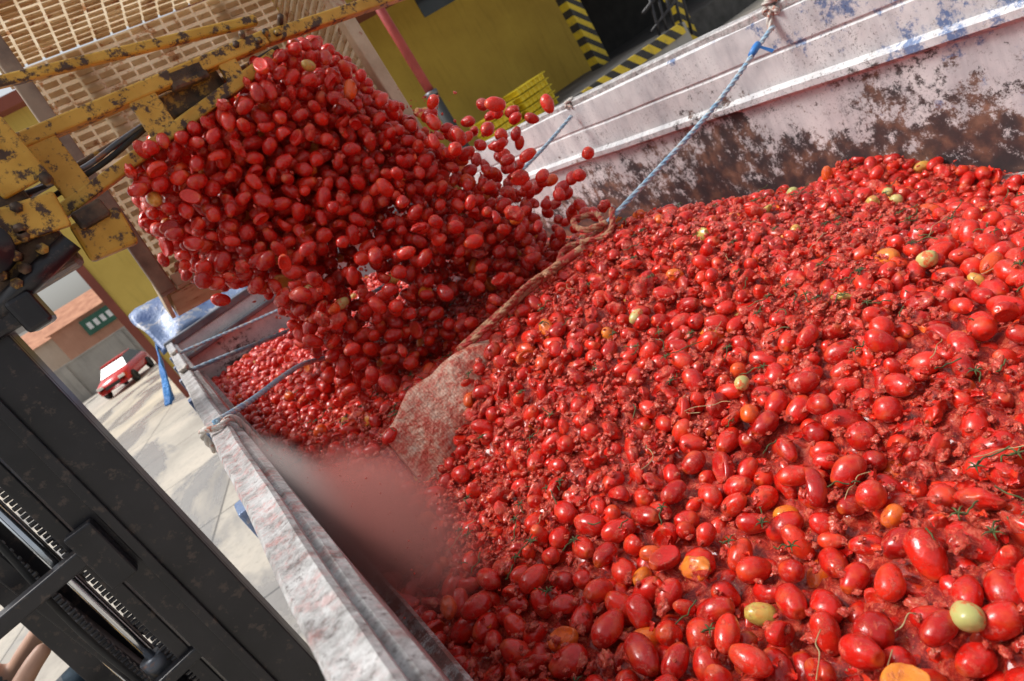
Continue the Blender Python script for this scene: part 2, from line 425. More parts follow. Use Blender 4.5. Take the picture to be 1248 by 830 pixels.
for nm,mat,cnt,r in (('vine_stems',STEM,420,.0013),('dry_straws',STRAW,80,.0009)):
    V=[];F=[]
    for _ in range(cnt):
        x=R(.1,2.2); y=.1+R(0,1)**1.5*3.8; L=R(.02,.06) if nm=='vine_stems' else R(.03,.12)
        if random.random()<.04: L*=2.2
        a=R(0,6.28); z=C+H(x,y)+.020; p=Vector((x,y,z)); c=[p]
        for k in range(6):
            a+=R(-.5,.5); p=p+Vector((math.cos(a)*L/6,math.sin(a)*L/6,R(-.006,.006))); c.append(p)
        tube_geo(spline(c,3),r,5,V,F)
        if nm=='vine_stems' and random.random()<.6:
            for k in range(5):
                an=k*1.257+R(-.2,.2); q=c[0]
                tube_geo([q,q+Vector((math.cos(an)*.008,math.sin(an)*.008,.003)),q+Vector((math.cos(an)*.015,math.sin(an)*.015,-.001))],[.0016,.0014,.0003],4,V,F)
    mesh_obj(nm,V,F,mat,load,True)

# ------------------------------------------------------------ falling tomatoes
fall=([],[],[],[]); pk=Pack(.04)
def inpoly(x,z,poly):
    c=False; j=len(poly)-1
    for i in range(len(poly)):
        xi,zi=poly[i]; xj,zj=poly[j]
        if (zi>z)!=(zj>z) and x<(xj-xi)*(z-zi)/(zj-zi)+xi: c=not c
        j=i
    return c
poly=[(.20,.33),(.40,.42),(.8,.45),(1.04,.45),(1.09,.27),(1.16,.05),(1.28,-.17),(1.31,-.42),(1.44,-.56),(1.34,-.75),(.30,-.75),(.33,-.58),(.34,-.40),(.35,-.22),(.24,-.07),(.16,.02)]
def ftry(x,y,z,dm):
    p=Vector((x,y,z))
    m=Euler((R(0,6.28),R(0,6.28),R(0,6.28))).to_matrix(); ax=m@Vector((0,0,1)); a=p+ax*.011;b=p-ax*.011
    if not pk.ok(a,dm) or not pk.ok(b,dm): return
    pk.add(a);pk.add(b); s=R(.82,1.14)
    fall[0].append((x,y,z+C)); fall[1].append(tuple(m.to_euler())); fall[2].append((s,s,s)); fall[3].append(random.choice((0,1,2,3,4,0,1,2,5,6,7,8)))
for _ in range(85000):
    x=R(.1,1.5); z=R(-.75,.47)
    y=2.6+R(-.30,.36)-.08*sm(.2,-.5,z)
    jx=.07*noise.noise(Vector((z*7,y*5,2))); 
    if not inpoly((x+jx)*2.6/y,(z+.06*noise.noise(Vector((x*7,y*4,6))))*2.6/y,poly): continue
    e=noise.noise(Vector((x*3.6,y*3.6,z*2.6)))+.5*noise.noise(Vector((x*9,y*9,z*6)))
    thr=-.55+.60*sm(.30,-.45,z)
    if e<thr: continue
    if random.random()>.10+.90*sm(-.9,.2,z): continue
    ftry(x,y,z,.0375 if z>.1 else .041)
for _ in range(300):
    z=R(-.62,.1); ftry(1.08+.42*sm(.1,-.6,z)*R(.0,1)+abs(random.gauss(0,.035)),2.5+R(-.3,.3),z-.05,.04)
for _ in range(380):
    ftry(R(.34,1.45),2.3+R(-.3,.4),R(-.62,-.05),.05)
for _ in range(30): ftry(.20+R(-.06,.12),2.6+R(-.2,.2),R(-.15,.2),.05)
ftry(1.53,2.6,-.46,.02)
cas=empty('falling_tomatoes')
scatter('tumbling_tomatoes',*fall,TC,cas)
gp=[(.40,2.27,-.235+C),(.47,2.27,-.33+C)]
scatter('unripe_tumbling_tomatoes',gp,[(1,.4,.5),(1.6,.3,1.9)],[(.9,)*3]*2,[0,0],GC,cas)
P=[];Q=[];S=[];I=[]
for _ in range(1000):
    x=R(.3,1.25); z=R(-.7,.1)
    P.append((x,2.5+R(-.3,.25),z+C)); Q.append((R(0,6),R(0,6),R(0,6))); s=R(.12,.5); S.append((s,s,s)); I.append(random.randrange(0,9))
scatter('splashing_pulp',P,Q,S,I,FC,cas)
spl=empty('tomato_juice_splash')
P=[];Q=[];S=[];I=[]
ctr=Vector((.03,1.27,C-.50)); dirv=Vector((-.10,.62,.10)).normalized()
for _ in range(300):
    p=ctr+dirv*random.gauss(0,.18)+Vector((random.gauss(0,.05),random.gauss(0,.05),random.gauss(0,.07)))
    P.append(tuple(p)); Q.append((R(0,6),R(0,6),R(0,6))); s=R(.03,.16); S.append((s,s,s)); I.append(random.randrange(0,7))
scatter('droplets',P,Q,S,I,FC,spl)
def spray(name,loc,scale,rot,dens,colr):
    m=bpy.data.materials.new(name); m.use_nodes=True; nt=m.node_tree; nt.nodes.clear()
    o=nt.nodes.new('ShaderNodeOutputMaterial'); v=nt.nodes.new('ShaderNodeVolumePrincipled'); tc=nt.nodes.new('ShaderNodeTexCoord')
    ln=nt.nodes.new('ShaderNodeVectorMath'); ln.operation='LENGTH'; nt.links.new(tc.outputs['Object'],ln.inputs[0])
    mr=nt.nodes.new('ShaderNodeMapRange'); mr.interpolation_type='SMOOTHERSTEP'
    mr.inputs['From Min'].default_value=1; mr.inputs['From Max'].default_value=0; mr.inputs['To Max'].default_value=dens
    nt.links.new(ln.outputs['Value'],mr.inputs['Value']); nt.links.new(mr.outputs[0],v.inputs['Density'])
    v.inputs['Color'].default_value=colr+(1,); nt.links.new(v.outputs[0],o.inputs['Volume'])
    bm=bmesh.new(); bmesh.ops.create_icosphere(bm,subdivisions=3,radius=1); me=bpy.data.meshes.new(name); bm.to_mesh(me); bm.free(); me.materials.append(m)
    ob=link(bpy.data.objects.new(name,me)); ob.location=loc; ob.scale=scale; ob.rotation_euler=rot; ob.parent=spl
spray('red_spray',(.05,1.14,C-.50),(.15,.34,.16),(.1,0,.12),21,(.98,.36,.31))
spray('pale_spray',(-.02,1.34,C-.42),(.09,.38,.13),(.1,0,.10),15,(.98,.78,.73))

# ------------------------------------------------------------ trailer
tr=empty('tipper_trailer')
def wall_profile(sign,x0,name,mat):
    prof=[(.010,-.345),(.0,-.355),(.0,-.48),(.006,-.487),(.006,-.493),(.0,-.5),(.0,-.615),(-.028,-.63),(-.028,-.655),(.0,-.675),(.0,-1.75),(.03,-1.75),(.03,-1.2),(.055,-1.19),(.055,-.42),(.075,-.41),(.075,-.35),(.065,-.345)]
    if sign<0: prof=[(min(o,.058) if o>.056 else (min(o,.045) if o>.03 else (0 if o<0 else o)),z) for o,z in prof]
    V=[];F=[];n=160
    for j in range(n+1):
        y=-1.3+7.1*j/n
        for (o,z) in prof:
            w=(.012*noise.noise(Vector((y*1.3,z*3,sign*5)))+.005*noise.noise(Vector((y*5,z*6,sign*3))))*(1 if sign>0 else .4)
            V.append((x0+sign*(o+w),y,C+z+.006*noise.noise(Vector((y*1.6,0,sign)))))
    m=len(prof)
    for j in range(n):
        for k in range(m):
            a=j*m+k;b=j*m+(k+1)%m; F.append((a,b,b+m,a+m) if sign<0 else (a,a+m,b+m,b))
    F.append(tuple(range(m))); F.append(tuple(n*m+k for k in range(m)))
    return mesh_obj(name,V,F,mat,tr,False)
wall_profile(1,2.385,'right_side_wall',WALL)
wall_profile(-1,-.012,'left_side_wall',RIM)
def strip(name,x0,x1,z,th,y0=-1.3,y1=5.8,mat=RIM,wob=1):
    V=[];F=[];n=200
    for j in range(n+1):
        y=y0+(y1-y0)*j/n; w=(.004*noise.noise(Vector((y*2,x0,0)))+.0015*noise.noise(Vector((y*9,x0,0))))*wob; q=.004*noise.noise(Vector((y*3,x0,4)))
        for i,(a,b) in enumerate(((x0+.006,z+th),((x0+x1)/2,z+th-.002),(x1-.006,z+th),(x1,z+th-.006),(x1,z),(x0,z),(x0,z+th-.006))): V.append((a+w,y,C+b+q))
    for j in range(n):
        for k in range(7): F.append((j*7+k,j*7+(k+1)%7,j*7+7+(k+1)%7,j*7+7+k))
    F.append(tuple(range(7))); F.append(tuple(n*7+k for k in range(7)))
    return mesh_obj(name,V,F,mat,tr,False)
strip('left_top_rim',-.080,-.030,-.348,.03); strip('right_top_rim',2.392,2.475,-.348,.03)
strip('left_inner_ledge',-.03,.012,-.66,.03)
strip('right_lower_skirt',2.325,2.384,-1.185,.02)
box('front_wall',(-.06,5.8,C-1.75),(2.45,5.86,C-.36),WALL,tr,.008)
box('front_wall_rail',(-.09,5.78,C-.36),(2.47,5.90,C-.30),STEEL,tr,.01)
box('front_wall_rail_inner',(-.02,5.70,C-.50),(2.40,5.795,C-.46),STEEL,tr,.01)
box('rear_wall',(-.06,-1.36,C-1.75),(2.45,-1.302,C-.36),WALL,tr,.008)
box('floor',(-.05,-1.3,C-1.78),(2.44,5.8,C-1.752),STEEL,tr)
for x in (.6,1.75): box('chassis_beam',(x-.06,-1.2,C-2.05),(x+.06,7.2,C-1.785),STEEL,tr,.01)
for i in range(9):
    y=-1.2+i*.85
    box('outer_rib_%d'%i,(-.115,y,C-1.75),(-.083,y+.08,C-.40),BLUEM,tr,.005); box('outer_rib_r%d'%i,(2.463,y,C-1.75),(2.495,y+.08,C-.40),BLUEM,tr,.005)
def wheel(name,c,r,w,parent,axis='X'):
    V=[];F=[]
    prof=[(-w/2,r*.55),(-w/2,r*.93),(-w*.4,r),(w*.4,r),(w/2,r*.93),(w/2,r*.55),(w*.35,r*.5),(w*.30,.02),(-w*.30,.02),(-w*.35,r*.5)]
    for k in range(32):
        a=k*math.pi/16
        for (u,q) in prof:
            V.append((c[0]+u,c[1]+q*math.cos(a),c[2]+q*math.sin(a)) if axis=='X' else (c[0]+q*math.cos(a),c[1]+u,c[2]+q*math.sin(a)))
    m=len(prof)
    for k in range(32):
        for i in range(m): F.append((k*m+i,k*m+(i+1)%m,((k+1)%32)*m+(i+1)%m,((k+1)%32)*m+i))
    mesh_obj(name,V,F,RUB,parent,False)
for i,y in enumerate((-.3,.8)):
    for x in (.15,2.25): wheel('wheel_%d'%i,(x,y,.46),.46,.28,tr)
for x in (.5,1.9): box('landing_leg',(x-.05,5.0,0.0),(x+.05,5.1,C-1.8),STEEL,tr,.005)
V=[];F=[];n=24;mm=80
for i in range(mm+1):
    x=-.14+2.64*i/mm
    for k in range(n+1):
        t=k/n; y=5.91+.80*t; z=-.34+.34*math.sin(t*2.2)+.07*noise.noise(Vector((x*3,t*3,0)))+.03*noise.noise(Vector((x*8+t*3,t*5,2)))
        V.append((x+.04*noise.noise(Vector((x*2,t*4,7))),y,C+z))
for i in range(mm):
    for k in range(n): q=i*(n+1)+k; F.append((q,q+1,q+n+2,q+n+1))
hd=mesh_obj('blue_front_hood',V,F,BLUEM,tr,True); s=hd.modifiers.new('s','SOLIDIFY'); s.thickness=.01
V=[];F=[];n=24
for i in range(n+1):
    for k in range(n+1):
        t=k/n; u=i/n
        V.append((-.13-.20*t+.04*math.sin(u*14+t*3)*t, 5.95+.55*u, C-.30-.42*t+.03*noise.noise(Vector((u*6,t*5,0)))))
for i in range(n):
    for k in range(n): q=i*(n+1)+k; F.append((q,q+1,q+n+2,q+n+1))
tp=mesh_obj('blue_tarp_corner',V,F,TARP,tr,True); s=tp.modifiers.new('s','SOLIDIFY'); s.thickness=.006

# partition (crumpled canvas, half buried)
V=[];F=[];n=100
prof=[(-.13,-1.3),(-.115,-.85),(-.09,-.74),(-.065,-.68),(-.04,-.635),(-.022,-.606),(0,-.598),(.022,-.606),(.04,-.64),(.05,-.7),(.05,-1.3)]
for i in range(n+1):
    x=.26+.46*i/n
    for (o,z) in prof:
        k=1 if z>-.95 else 0
        w=.030*noise.noise(Vector((x*9,z*8,o*14)))+.014*noise.noise(Vector((x*26,z*20,o*20)))
        V.append((x,1.90+o+w+.03*math.sin(x*7),C+z+k*(.025*noise.noise(Vector((x*8,2,0)))-.05*sm(.42,.26,x)-.03*sm(.62,.74,x))))
m=len(prof)
for i in range(n):
    for k in range(m-1): F.append((i*m+k,i*m+k+1,i*m+m+k+1,i*m+m+k))
F.append(tuple(range(m))); F.append(tuple(n*m+k for k in range(m)))
pt=empty('canvas_bulkhead'); mesh_obj('canvas_sheet',V,F,CANVAS,pt,True)
tube('bulkhead_pole',spline([(.60,1.9,C-.600),(.8,1.92,C-.597),(1.0,1.9,C-.588),(1.15,1.89,C-.595)],6),.015,ROPER,pt)
rp=empty('tie_rope')
rope('span',[(2.37,1.89,C-.39),(1.9,1.89,C-.50),(1.27,1.90,C-.585)],.009,ROPE,rp)
rope('soaked_part',[(1.27,1.90,C-.585),(1.12,1.93,C-.600),(1.02,1.88,C-.58),(.9,1.90,C-.575),(.72,1.86,C-.585),(.6,1.90,C-.60)],.009,ROPER,rp)
rope('soaked_twist',[(1.33,1.90,C-.555),(1.24,1.86,C-.60),(1.13,1.95,C-.575),(1.03,1.9,C-.595),(.96,1.86,C-.575)],.010,ROPER,rp)
rope('loop',[(1.27,1.9,C-.575),(1.31,1.97,C-.555),(1.24,2.0,C-.53),(1.20,1.92,C-.555),(1.27,1.88,C-.575)],.011,ROPER,rp)
def knot(loc,parent,s=1):
    k=[]
    for i in range(30):
        a=i*.75; k.append(Vector(loc)+Vector((math.sin(a)*.022*s,math.cos(a*1.3)*.024*s,math.sin(a*.7)*.024*s)))
    rope('knot',k,.009*s,ROPEW,parent)
knot((2.40,1.88,C-.325),rp,1.1)
rope('hitch',[(2.46,1.86,C-.36),(2.43,1.87,C-.30),(2.39,1.89,C-.33),(2.36,1.90,C-.40)],.012,ROPEW,rp)
tube('blue_tape',[(2.26,1.89,C-.41),(2.24,1.89,C-.415),(2.20,1.89,C-.428)],[.013,.015,.012],BLUE,rp)
mesh_obj('blue_tape_tail',[(2.25,1.885,C-.41),(2.23,1.885,C-.405),(2.26,1.85,C-.46),(2.28,1.85,C-.455)],[(0,1,2,3)],BLUE,rp)
rp=empty('tie_rope')
rope('left_part',[(-.05,1.72,C-.30),(.05,1.95,C-.35),(.27,2.4,C-.44),(.5,2.9,C-.62)],.008,ROPE,rp)
rope('left_wrap',[(-.09,1.75,C-.36),(-.085,1.72,C-.30),(-.05,1.70,C-.31),(-.012,1.73,C-.32),(-.005,1.76,C-.42)],.008,ROPEW,rp)
rp=empty('tie_rope')
rope('span',[(2.37,3.3,C-.39),(2.0,3.3,C-.46),(1.4,3.3,C-.53),(.8,3.3,C-.52),(-.04,3.3,C-.325)],.010,ROPE,rp)
knot((2.40,3.3,C-.33),rp,.9); knot((-.05,3.3,C-.32),rp,.8)
rp=empty('tie_rope')
rope('span',[(2.37,4.5,C-.39),(1.4,4.5,C-.50),(.8,4.5,C-.49),(-.04,4.5,C-.325)],.010,ROPE,rp)
knot((2.40,4.5,C-.33),rp,.9); knot((-.05,4.5,C-.32),rp,.8)

# ------------------------------------------------------------ crate
cr=empty('tomato_crate',(.74,2.95,C+.55),(math.radians(-10),math.radians(5),0))
W=.60;Hh=.62;D=.62
for nm,lo,hi in (('post_l',(-W-.03,-.04,-Hh),(-W+.03,.03,Hh)),('post_r',(W-.03,-.04,-Hh),(W+.03,.03,Hh))):
    box(nm,lo,hi,WOOD if nm=='post_r' else DKWOOD,cr,.006)
box('rim_top',(-W+.033,-.04,Hh-.07),(W-.033,.03,Hh),WOOD,cr,.006); box('rim_bottom',(-W+.033,-.03,-Hh),(W-.033,.03,-Hh+.05),WOOD,cr,.006)
def lattice(name,origin,u,v,nrm,lu,lv,parent):
    V=[];F=[]
    def bx(a0,a1,b0,b1,c0,c1):
        s=len(V)
        for a in (a0,a1):
            for b in (b0,b1):
                for c in (c0,c1): V.append(Vector(origin)+Vector(u)*a+Vector(v)*b+Vector(nrm)*c)
        for f in ((0,1,3,2),(4,6,7,5),(0,4,5,1),(2,3,7,6),(0,2,6,4),(1,5,7,3)): F.append(tuple(s+i for i in f))
    s=len(V)
    for (a,b) in ((0,0),(lu,0),(lu,lv),(0,lv)): V.append(Vector(origin)+Vector(u)*a+Vector(v)*b+Vector(nrm)*.004)
    F.append((s,s+1,s+2,s+3))
    nv=int(lv/.042)
    nu=int(lu/.075)
    for j in range(nv):
        for i in range(nu):
            a=i*lu/nu+.004; b=j*lv/nv; q=R(-.002,.002); bx(a,a+lu/nu-.012,b+.006+q,b+.028+q,-.012+R(-.003,.003),-.004)
    mesh_obj(name,V,F,CRATE,parent)
lattice('back_panel',(-W,D,-Hh),(1,0,0),(0,0,1),(0,1,0),2*W,2*Hh,cr)
lattice('left_panel',(-W,.035,-Hh),(0,1,0),(0,0,1),(-1,0,0),D-.05,2*Hh,cr)
lattice('right_panel',(W,.035,-Hh),(0,1,0),(0,0,1),(1,0,0),D-.05,2*Hh,cr)
lattice('top_panel',(-W,.035,Hh),(1,0,0),(0,1,0),(0,0,1),2*W,D-.05,cr)
lattice('bottom_panel',(-W,.035,-Hh),(1,0,0),(0,1,0),(0,0,-1),2*W,D-.05,cr)
for x in (-W-.03,W+.012):
    for z in (-Hh,Hh-.07): box('edge_board',(x,.05,z),(x+.018,D,z+.07),WOOD,cr,.003)
for x in (-.35,.35): box('skid',(x-.03,D+.012,-Hh),(x+.03,D+.05,Hh),WOOD,cr,.005)

# ------------------------------------------------------------ forklift
fk=empty('forklift')
def beam(name,a,b,w,h,mat,parent,bev=.006):
    a=Vector(a);b=Vector(b); d=b-a; L=d.length
    o=box(name,(-w/2,-h/2,0),(w/2,h/2,L),mat,None,bev)
    z=d.normalized(); y=Vector((0,0,1)) if abs(z.z)<.9 else Vector((0,1,0))
    x=y.cross(z).normalized(); y=z.cross(x)
    m=Matrix((x,y,z)).transposed().to_4x4(); m.translation=(a+b)/2; o.matrix_world=m
    o.parent=parent; return o
Y=2.4
beam('clamp_arm_upper',(-.30,Y+.02,C+.80),(.82,Y,C+.555),.035,.030,YEL,fk)
beam('clamp_arm_main',(-.30,Y-.02,C+.575),(.80,Y-.02,C+.490),.06,.045,YEL,fk)
beam('clamp_arm_main_end',(.80,Y-.018,C+.49),(1.42,Y+.1,C+.43),.05,.040,YEL,fk)
beam('clamp_arm_lower',(-.25,Y-.02,C+.315),(.80,Y-.02,C+.432),.055,.040,YEL,fk)
beam('clamp_arm_rail',(-.20,Y+.10,C+.44),(.86,Y+.10,C+.47),.05,.018,RUST,fk)
for x,za,zb in ((.06,.335,.55),(.36,.37,.525),(.64,.40,.505)):
    beam('arm_tie',(x,Y-.03,C+za),(x+.01,Y-.03,C+zb),.085 if x<.5 else .06,.03,YEL,fk)
box('arm_pad',(.46,Y-.05,C+.47),(.58,Y-.0,C+.53),RUST,fk,.01,(0,.1,0))
box('arm_pad_bracket',(.40,Y+.02,C+.42),(.62,Y+.09,C+.50),RUST,fk,.008)
for i in range(6):
    x=.70+.035*i; tube('arm_bolt',[(x,Y-.06,C+.50+R(-.02,.03)),(x,Y+.02,C+.50)],[.011,.011],RUST,fk,6)
box('rotator_block',(-.34,Y-.12,C+.20),(-.05,Y+.12,C+.62),RUST,fk,.02)
box('rotator_plate',(-.10,Y-.15,C+.42),(.03,Y-.125,C+.60),YEL,fk,.008)
box('rotator_plate_low',(-.18,Y-.16,C+.30),(.0,Y-.125,C+.40),YEL,fk,.008,(0,.2,0))
box('hook_plate',(-.03,Y-.10,C+.17),(.11,Y-.03,C+.285),YEL,fk,.012,(0,.15,0))
box('hook_plate_cap',(.0,Y-.125,C+.26),(.09,Y-.02,C+.315),RUST,fk,.01)
tube('rotator_motor',[(-.22,Y-.22,C+.34),(-.22,Y+.16,C+.34)],[.075,.075],BLACK,fk,20)
tube('rotator_hub',[(-.22,Y-.25,C+.34),(-.22,Y-.2,C+.34)],[.04,.04],RUST,fk,16)
tube('rotator_cylinder',[(-.30,Y-.14,C+.19),(-.04,Y-.14,C+.25)],[.03,.03],BLACK,fk,14)
box('carriage_block',(-.45,Y-.16,C+.13),(-.24,Y+.15,C+.22),BLACK,fk,.015)
box('carriage_foot',(-.27,Y-.18,C+.10),(-.20,Y-.05,C+.20),BLACK,fk,.012)
for i in range(14):
    x=-.33+.36*random.random(); z=C+.22+.36*random.random()
    tube('bolt_%d'%i,[(x,Y-.175,z),(x,Y-.11,z)],[.016,.016],RUST,fk,6)
for i in range(2):
    q=i*.03
    tube('hydraulic_hose_%d'%i,spline([(-.32,Y-.15-q*.3,C+.50-q),(-.1,Y+.03,C+.45-q*1.5),(.1+q,Y+.0,C+.42-q*.6),(.25+q,Y+.02,C+.44-q*.4),(.42,Y+.05,C+.46)],8),[.009]*33,(STEEL,RUB)[i%2],fk,8)
def channel(x0,x1,y0,y1,nm):
    box(nm+'_web',(x0+.0,y0,0.15),(x1,y0+.03,C+.42),BLACK,fk,.004)
    box(nm+'_flange_front',(x1-.035,y0+.032,.15),(x1,y1,C+.42),BLACK,fk,.004)
    box(nm+'_flange_rear',(x0,y0+.032,.15),(x0+.035,y1,C+.42),BLACK,fk,.004)
    box(nm+'_rail',(x0+.07,y0-.018,.15),(x0+.10,y0-.002,C+.40),BLACK,fk,.003)
channel(-.535,-.315,2.28,2.42,'near_mast_channel'); channel(-.68,-.50,3.3,3.44,'far_mast_channel')
box('inner_mast_channel',(-.60,2.34,.3),(-.555,2.46,C+.4),BLACK,fk,.005)
box('mast_back_plate',(-.90,2.62,.9),(-.70,2.65,C-.15),BLACK,fk,.004)
for z in (.4,1.3,2.2): box('mast_crossmember_%d'%int(z*10),(-.64,2.47,z),(-.57,3.29,z+.14),BLACK,fk,.006)
tube('lift_cylinder_rod',[(-.665,2.42,C-1.3),(-.665,2.42,C+.2)],[.015,.015],CHROME,fk,16)
tube('lift_cylinder_barrel',[(-.665,2.42,.2),(-.665,2.42,C-.95)],[.033,.033],BLACK,fk,16)
tube('lift_cylinder_gland',[(-.665,2.42,C-.96),(-.665,2.42,C-.90)],[.042,.042],STEEL,fk,16)
tube('second_rod',[(-.80,2.58,.3),(-.80,2.58,C+.2)],[.018,.018],CHROME,fk,14)
for j,(cx,cy) in enumerate(((-.62,2.40),(-.735,2.46))):
    V=[];F=[]
    z=.3;k=0
    while z<C+.2:
        w=.008 if k%2 else .012
        tube_geo([(cx-w,cy,z),(cx+w,cy,z)],.008,6,V,F); z+=.0165;k+=1
    mesh_obj('lift_chain_%d'%j,V,F,BLACK,fk)
tube('mast_hose',spline([(-.70,2.40,C+.1),(-.71,2.38,C-.3),(-.74,2.40,C-.7),(-.72,2.42,C-1.2)],8),.010,RUB,fk,8)
beam('tilt_bracket',(-.50,2.26,C-.47),(-1.05,2.36,C-.52),.07,.05,BLACK,fk)
beam('tilt_bracket_low',(-.52,2.33,C-.95),(-1.0,2.4,C-1.0),.05,.04,BLACK,fk)
beam('tilt_bracket_end',(-.52,2.25,C-.40),(-.52,2.25,C-.60),.08,.05,BLACK,fk)
fb=empty('chassis_group',(.32,.12,.12)); fb.parent=fk
box('chassis',(-2.9,2.35,.35),(-.95,3.45,1.15),YEL,fb,.06)
box('cowl',(-1.12,2.4,1.15),(-.96,3.4,1.50),BLACK,fb,.03)
box('foot_plate',(-1.20,2.45,1.155),(-1.0,3.35,1.19),RUST,fb,.005)
box('seat_base',(-1.95,2.65,1.15),(-1.4,3.15,1.42),BLACK,fb,.04); box('seat_back',(-2.0,2.66,1.43),(-1.88,3.14,2.0),BLACK,fb,.05)
box('counterweight',(-3.3,2.3,.4),(-2.45,3.5,1.5),YEL,fb,.12)
for x in (-1.05,-2.5):
    for y in (2.42,3.38): beam('guard_post',(x,y,1.2),(x-.12,y,3.15),.06,.06,BLACK,fb)
for i in range(6): box('guard_bar_%d'%i,(-2.62,2.42+i*.19,3.15),(-1.15,2.46+i*.19,3.19),BLACK,fb,.006)
box('guard_front',(-1.20,2.38,3.14),(-1.14,3.46,3.20),BLACK,fb,.006)
for nm,c,r in (('front_wheel_a',(-1.2,2.2,.26),.38),('front_wheel_b',(-1.2,3.6,.26),.38),('rear_wheel_a',(-2.7,2.2,.18),.3),('rear_wheel_b',(-2.7,3.6,.18),.3)): wheel(nm,c,r,.2,fb,'Y')
ring=[(-1.20+.17*math.cos(a)*.5,2.9+.17*math.sin(a),1.83+.17*math.cos(a)*.85) for a in [i*math.pi/12 for i in range(25)]]
tube('steering_wheel',ring,[.013]*25,RUB,fb,8); tube('steering_column',[(-1.02,2.9,1.45),(-1.2,2.9,1.83)],[.025,.02],BLACK,fb)

# ------------------------------------------------------------ driver
dr=empty('forklift_driver')
def skinned(name,verts,edges,rad,root,levels=2):
    me=bpy.data.meshes.new(name); me.from_pydata(verts,edges,[]); o=link(bpy.data.objects.new(name,me))
    md=o.modifiers.new('skin','SKIN')
    for i,s in enumerate(me.skin_vertices[0].data):
        r=rad[i]; s.radius=(r,r) if not isinstance(r,tuple) else r; s.use_root=(i==root)
    sb=o.modifiers.new('sub','SUBSURF'); sb.levels=levels; sb.render_levels=levels
    dg=bpy.context.evaluated_depsgraph_get(); dg.update(); me2=bpy.data.meshes.new_from_object(o.evaluated_get(dg))
    o.modifiers.clear(); o.data=me2
    for p in me2.polygons: p.use_smooth=True
    return o
vs=[(-1.72,2.9,1.53),(-1.74,2.9,1.70),(-1.73,2.9,1.92),(-1.72,2.9,2.04),(-1.71,2.9,2.12)]
rd=[.15,.13,.155,.09,.055]; ed=[(0,1),(1,2),(2,3),(3,4)]
for s in (-1,1):
    b=len(vs); vs+=[(-1.70,2.9+s*.10,1.52),(-1.27,2.9+s*.15,1.60),(-1.12,2.9+s*.14,1.28),(-1.02,2.9+s*.14,1.235)]
    rd+=[.095,.07,.048,.042]; ed+=[(0,b),(b,b+1),(b+1,b+2),(b+2,b+3)]
    b=len(vs); vs+=[(-1.72,2.9+s*.19,2.0),(-1.60,2.9+s*.26,1.73),(-1.36,2.9+s*.19,1.84),(-1.29,2.9+s*.17,1.86)]
    rd+=[.06,.045,.033,.028]; ed+=[(3,b),(b,b+1),(b+1,b+2),(b+2,b+3)]
bd=skinned('body',vs,ed,rd,0); bd.parent=dr
for m_ in (SHIRT,JEANS,SKIN,RUB): bd.data.materials.append(m_)
for f in bd.data.polygons:
    c=f.center
    if c.z<1.27 and c.x>-1.2: f.material_index=3
    elif c.z<1.60 and not (abs(c.y-2.9)>.19 and c.z>1.58) or (c.x>-1.45 and c.z<1.69): f.material_index=1
    elif c.z>2.07 or (c.x>-1.60 and c.z>1.68): f.material_index=2
bm=bmesh.new(); bmesh.ops.create_uvsphere(bm,u_segments=24,v_segments=18,radius=1)
for v in bm.verts:
    p=v.co.copy(); x=p.x*.095;y=p.y*.075;z=p.z*.12
    if p.z<-.3: y*=1-.35*(-p.z-.3); x*=1-.15*(-p.z-.3)
    if p.x>.8 and abs(p.y)<.2 and -.25<p.z<.1: x+=.022
    if p.x>.6 and .0<p.z<.25 and .25<abs(p.y)<.5: x-=.008
    v.co=(x,y,z)
me=bpy.data.meshes.new('head'); bm.to_mesh(me); bm.free(); me.materials.append(SKIN); me.materials.append(HAIR)
for f in me.polygons:
    f.use_smooth=True
    if f.center.z>.05 or (f.center.x<-.02 and f.center.z>-.05):
        if f.center.x<.07 or f.center.z>.08: f.material_index=1
hd=link(bpy.data.objects.new('head',me)); hd.location=(-1.69,2.9,2.27); hd.parent=dr
for s in (-1,1):
    for nm,off,r,mt in (('eye',(.082,s*.03,.012),.011,WHITE),('pupil',(.091,s*.03,.012),.005,HAIR),('ear',(-.005,s*.076,-.005),.022,SKIN)):
        bm=bmesh.new(); bmesh.ops.create_uvsphere(bm,u_segments=10,v_segments=8,radius=r)
        if nm=='ear': bmesh.ops.scale(bm,vec=(.8,.35,1.3),verts=bm.verts)
        me=bpy.data.meshes.new(nm); bm.to_mesh(me); bm.free(); me.materials.append(mt)
        o=link(bpy.data.objects.new(nm,me)); o.location=Vector((-1.69,2.9,2.27))+Vector(off); o.parent=dr
box('mouth',(-1.603,2.875,2.20),(-1.597,2.925,2.207),TRIM,dr,.002)
for s in (-1,1):
    base=Vector((-1.28,2.9+s*.165,1.865)); V=[base,base+Vector((.05,0,.01))]; hv=[tuple(v) for v in V]; he=[(0,1)]; hr=[(.026,.018),(.032,.016)]
    for k in range(4):
        b=len(hv); a=base+Vector((.055,(k-1.5)*.018,.018)); L=(.07,.08,.075,.06)[k]
        hv+=[tuple(a),tuple(a+Vector((L*.45,0,.0))),tuple(a+Vector((L*.55,0,-.028))),tuple(a+Vector((L*.25,0,-.045)))]; hr+=[.010,.009,.0085,.008]; he+=[(1,b),(b,b+1),(b+1,b+2),(b+2,b+3)]
    b=len(hv); hv+=[tuple(base+Vector((.02,-s*.03,0))),tuple(base+Vector((.05,-s*.045,-.015))),tuple(base+Vector((.075,-s*.035,-.03)))]; hr+=[.012,.010,.009]; he+=[(0,b),(b,b+1),(b+1,b+2)]
    h=skinned('hand',hv,he,hr,0,1); h.data.materials.append(SKIN); h.parent=dr
dr.location=(.32,.12,.12)

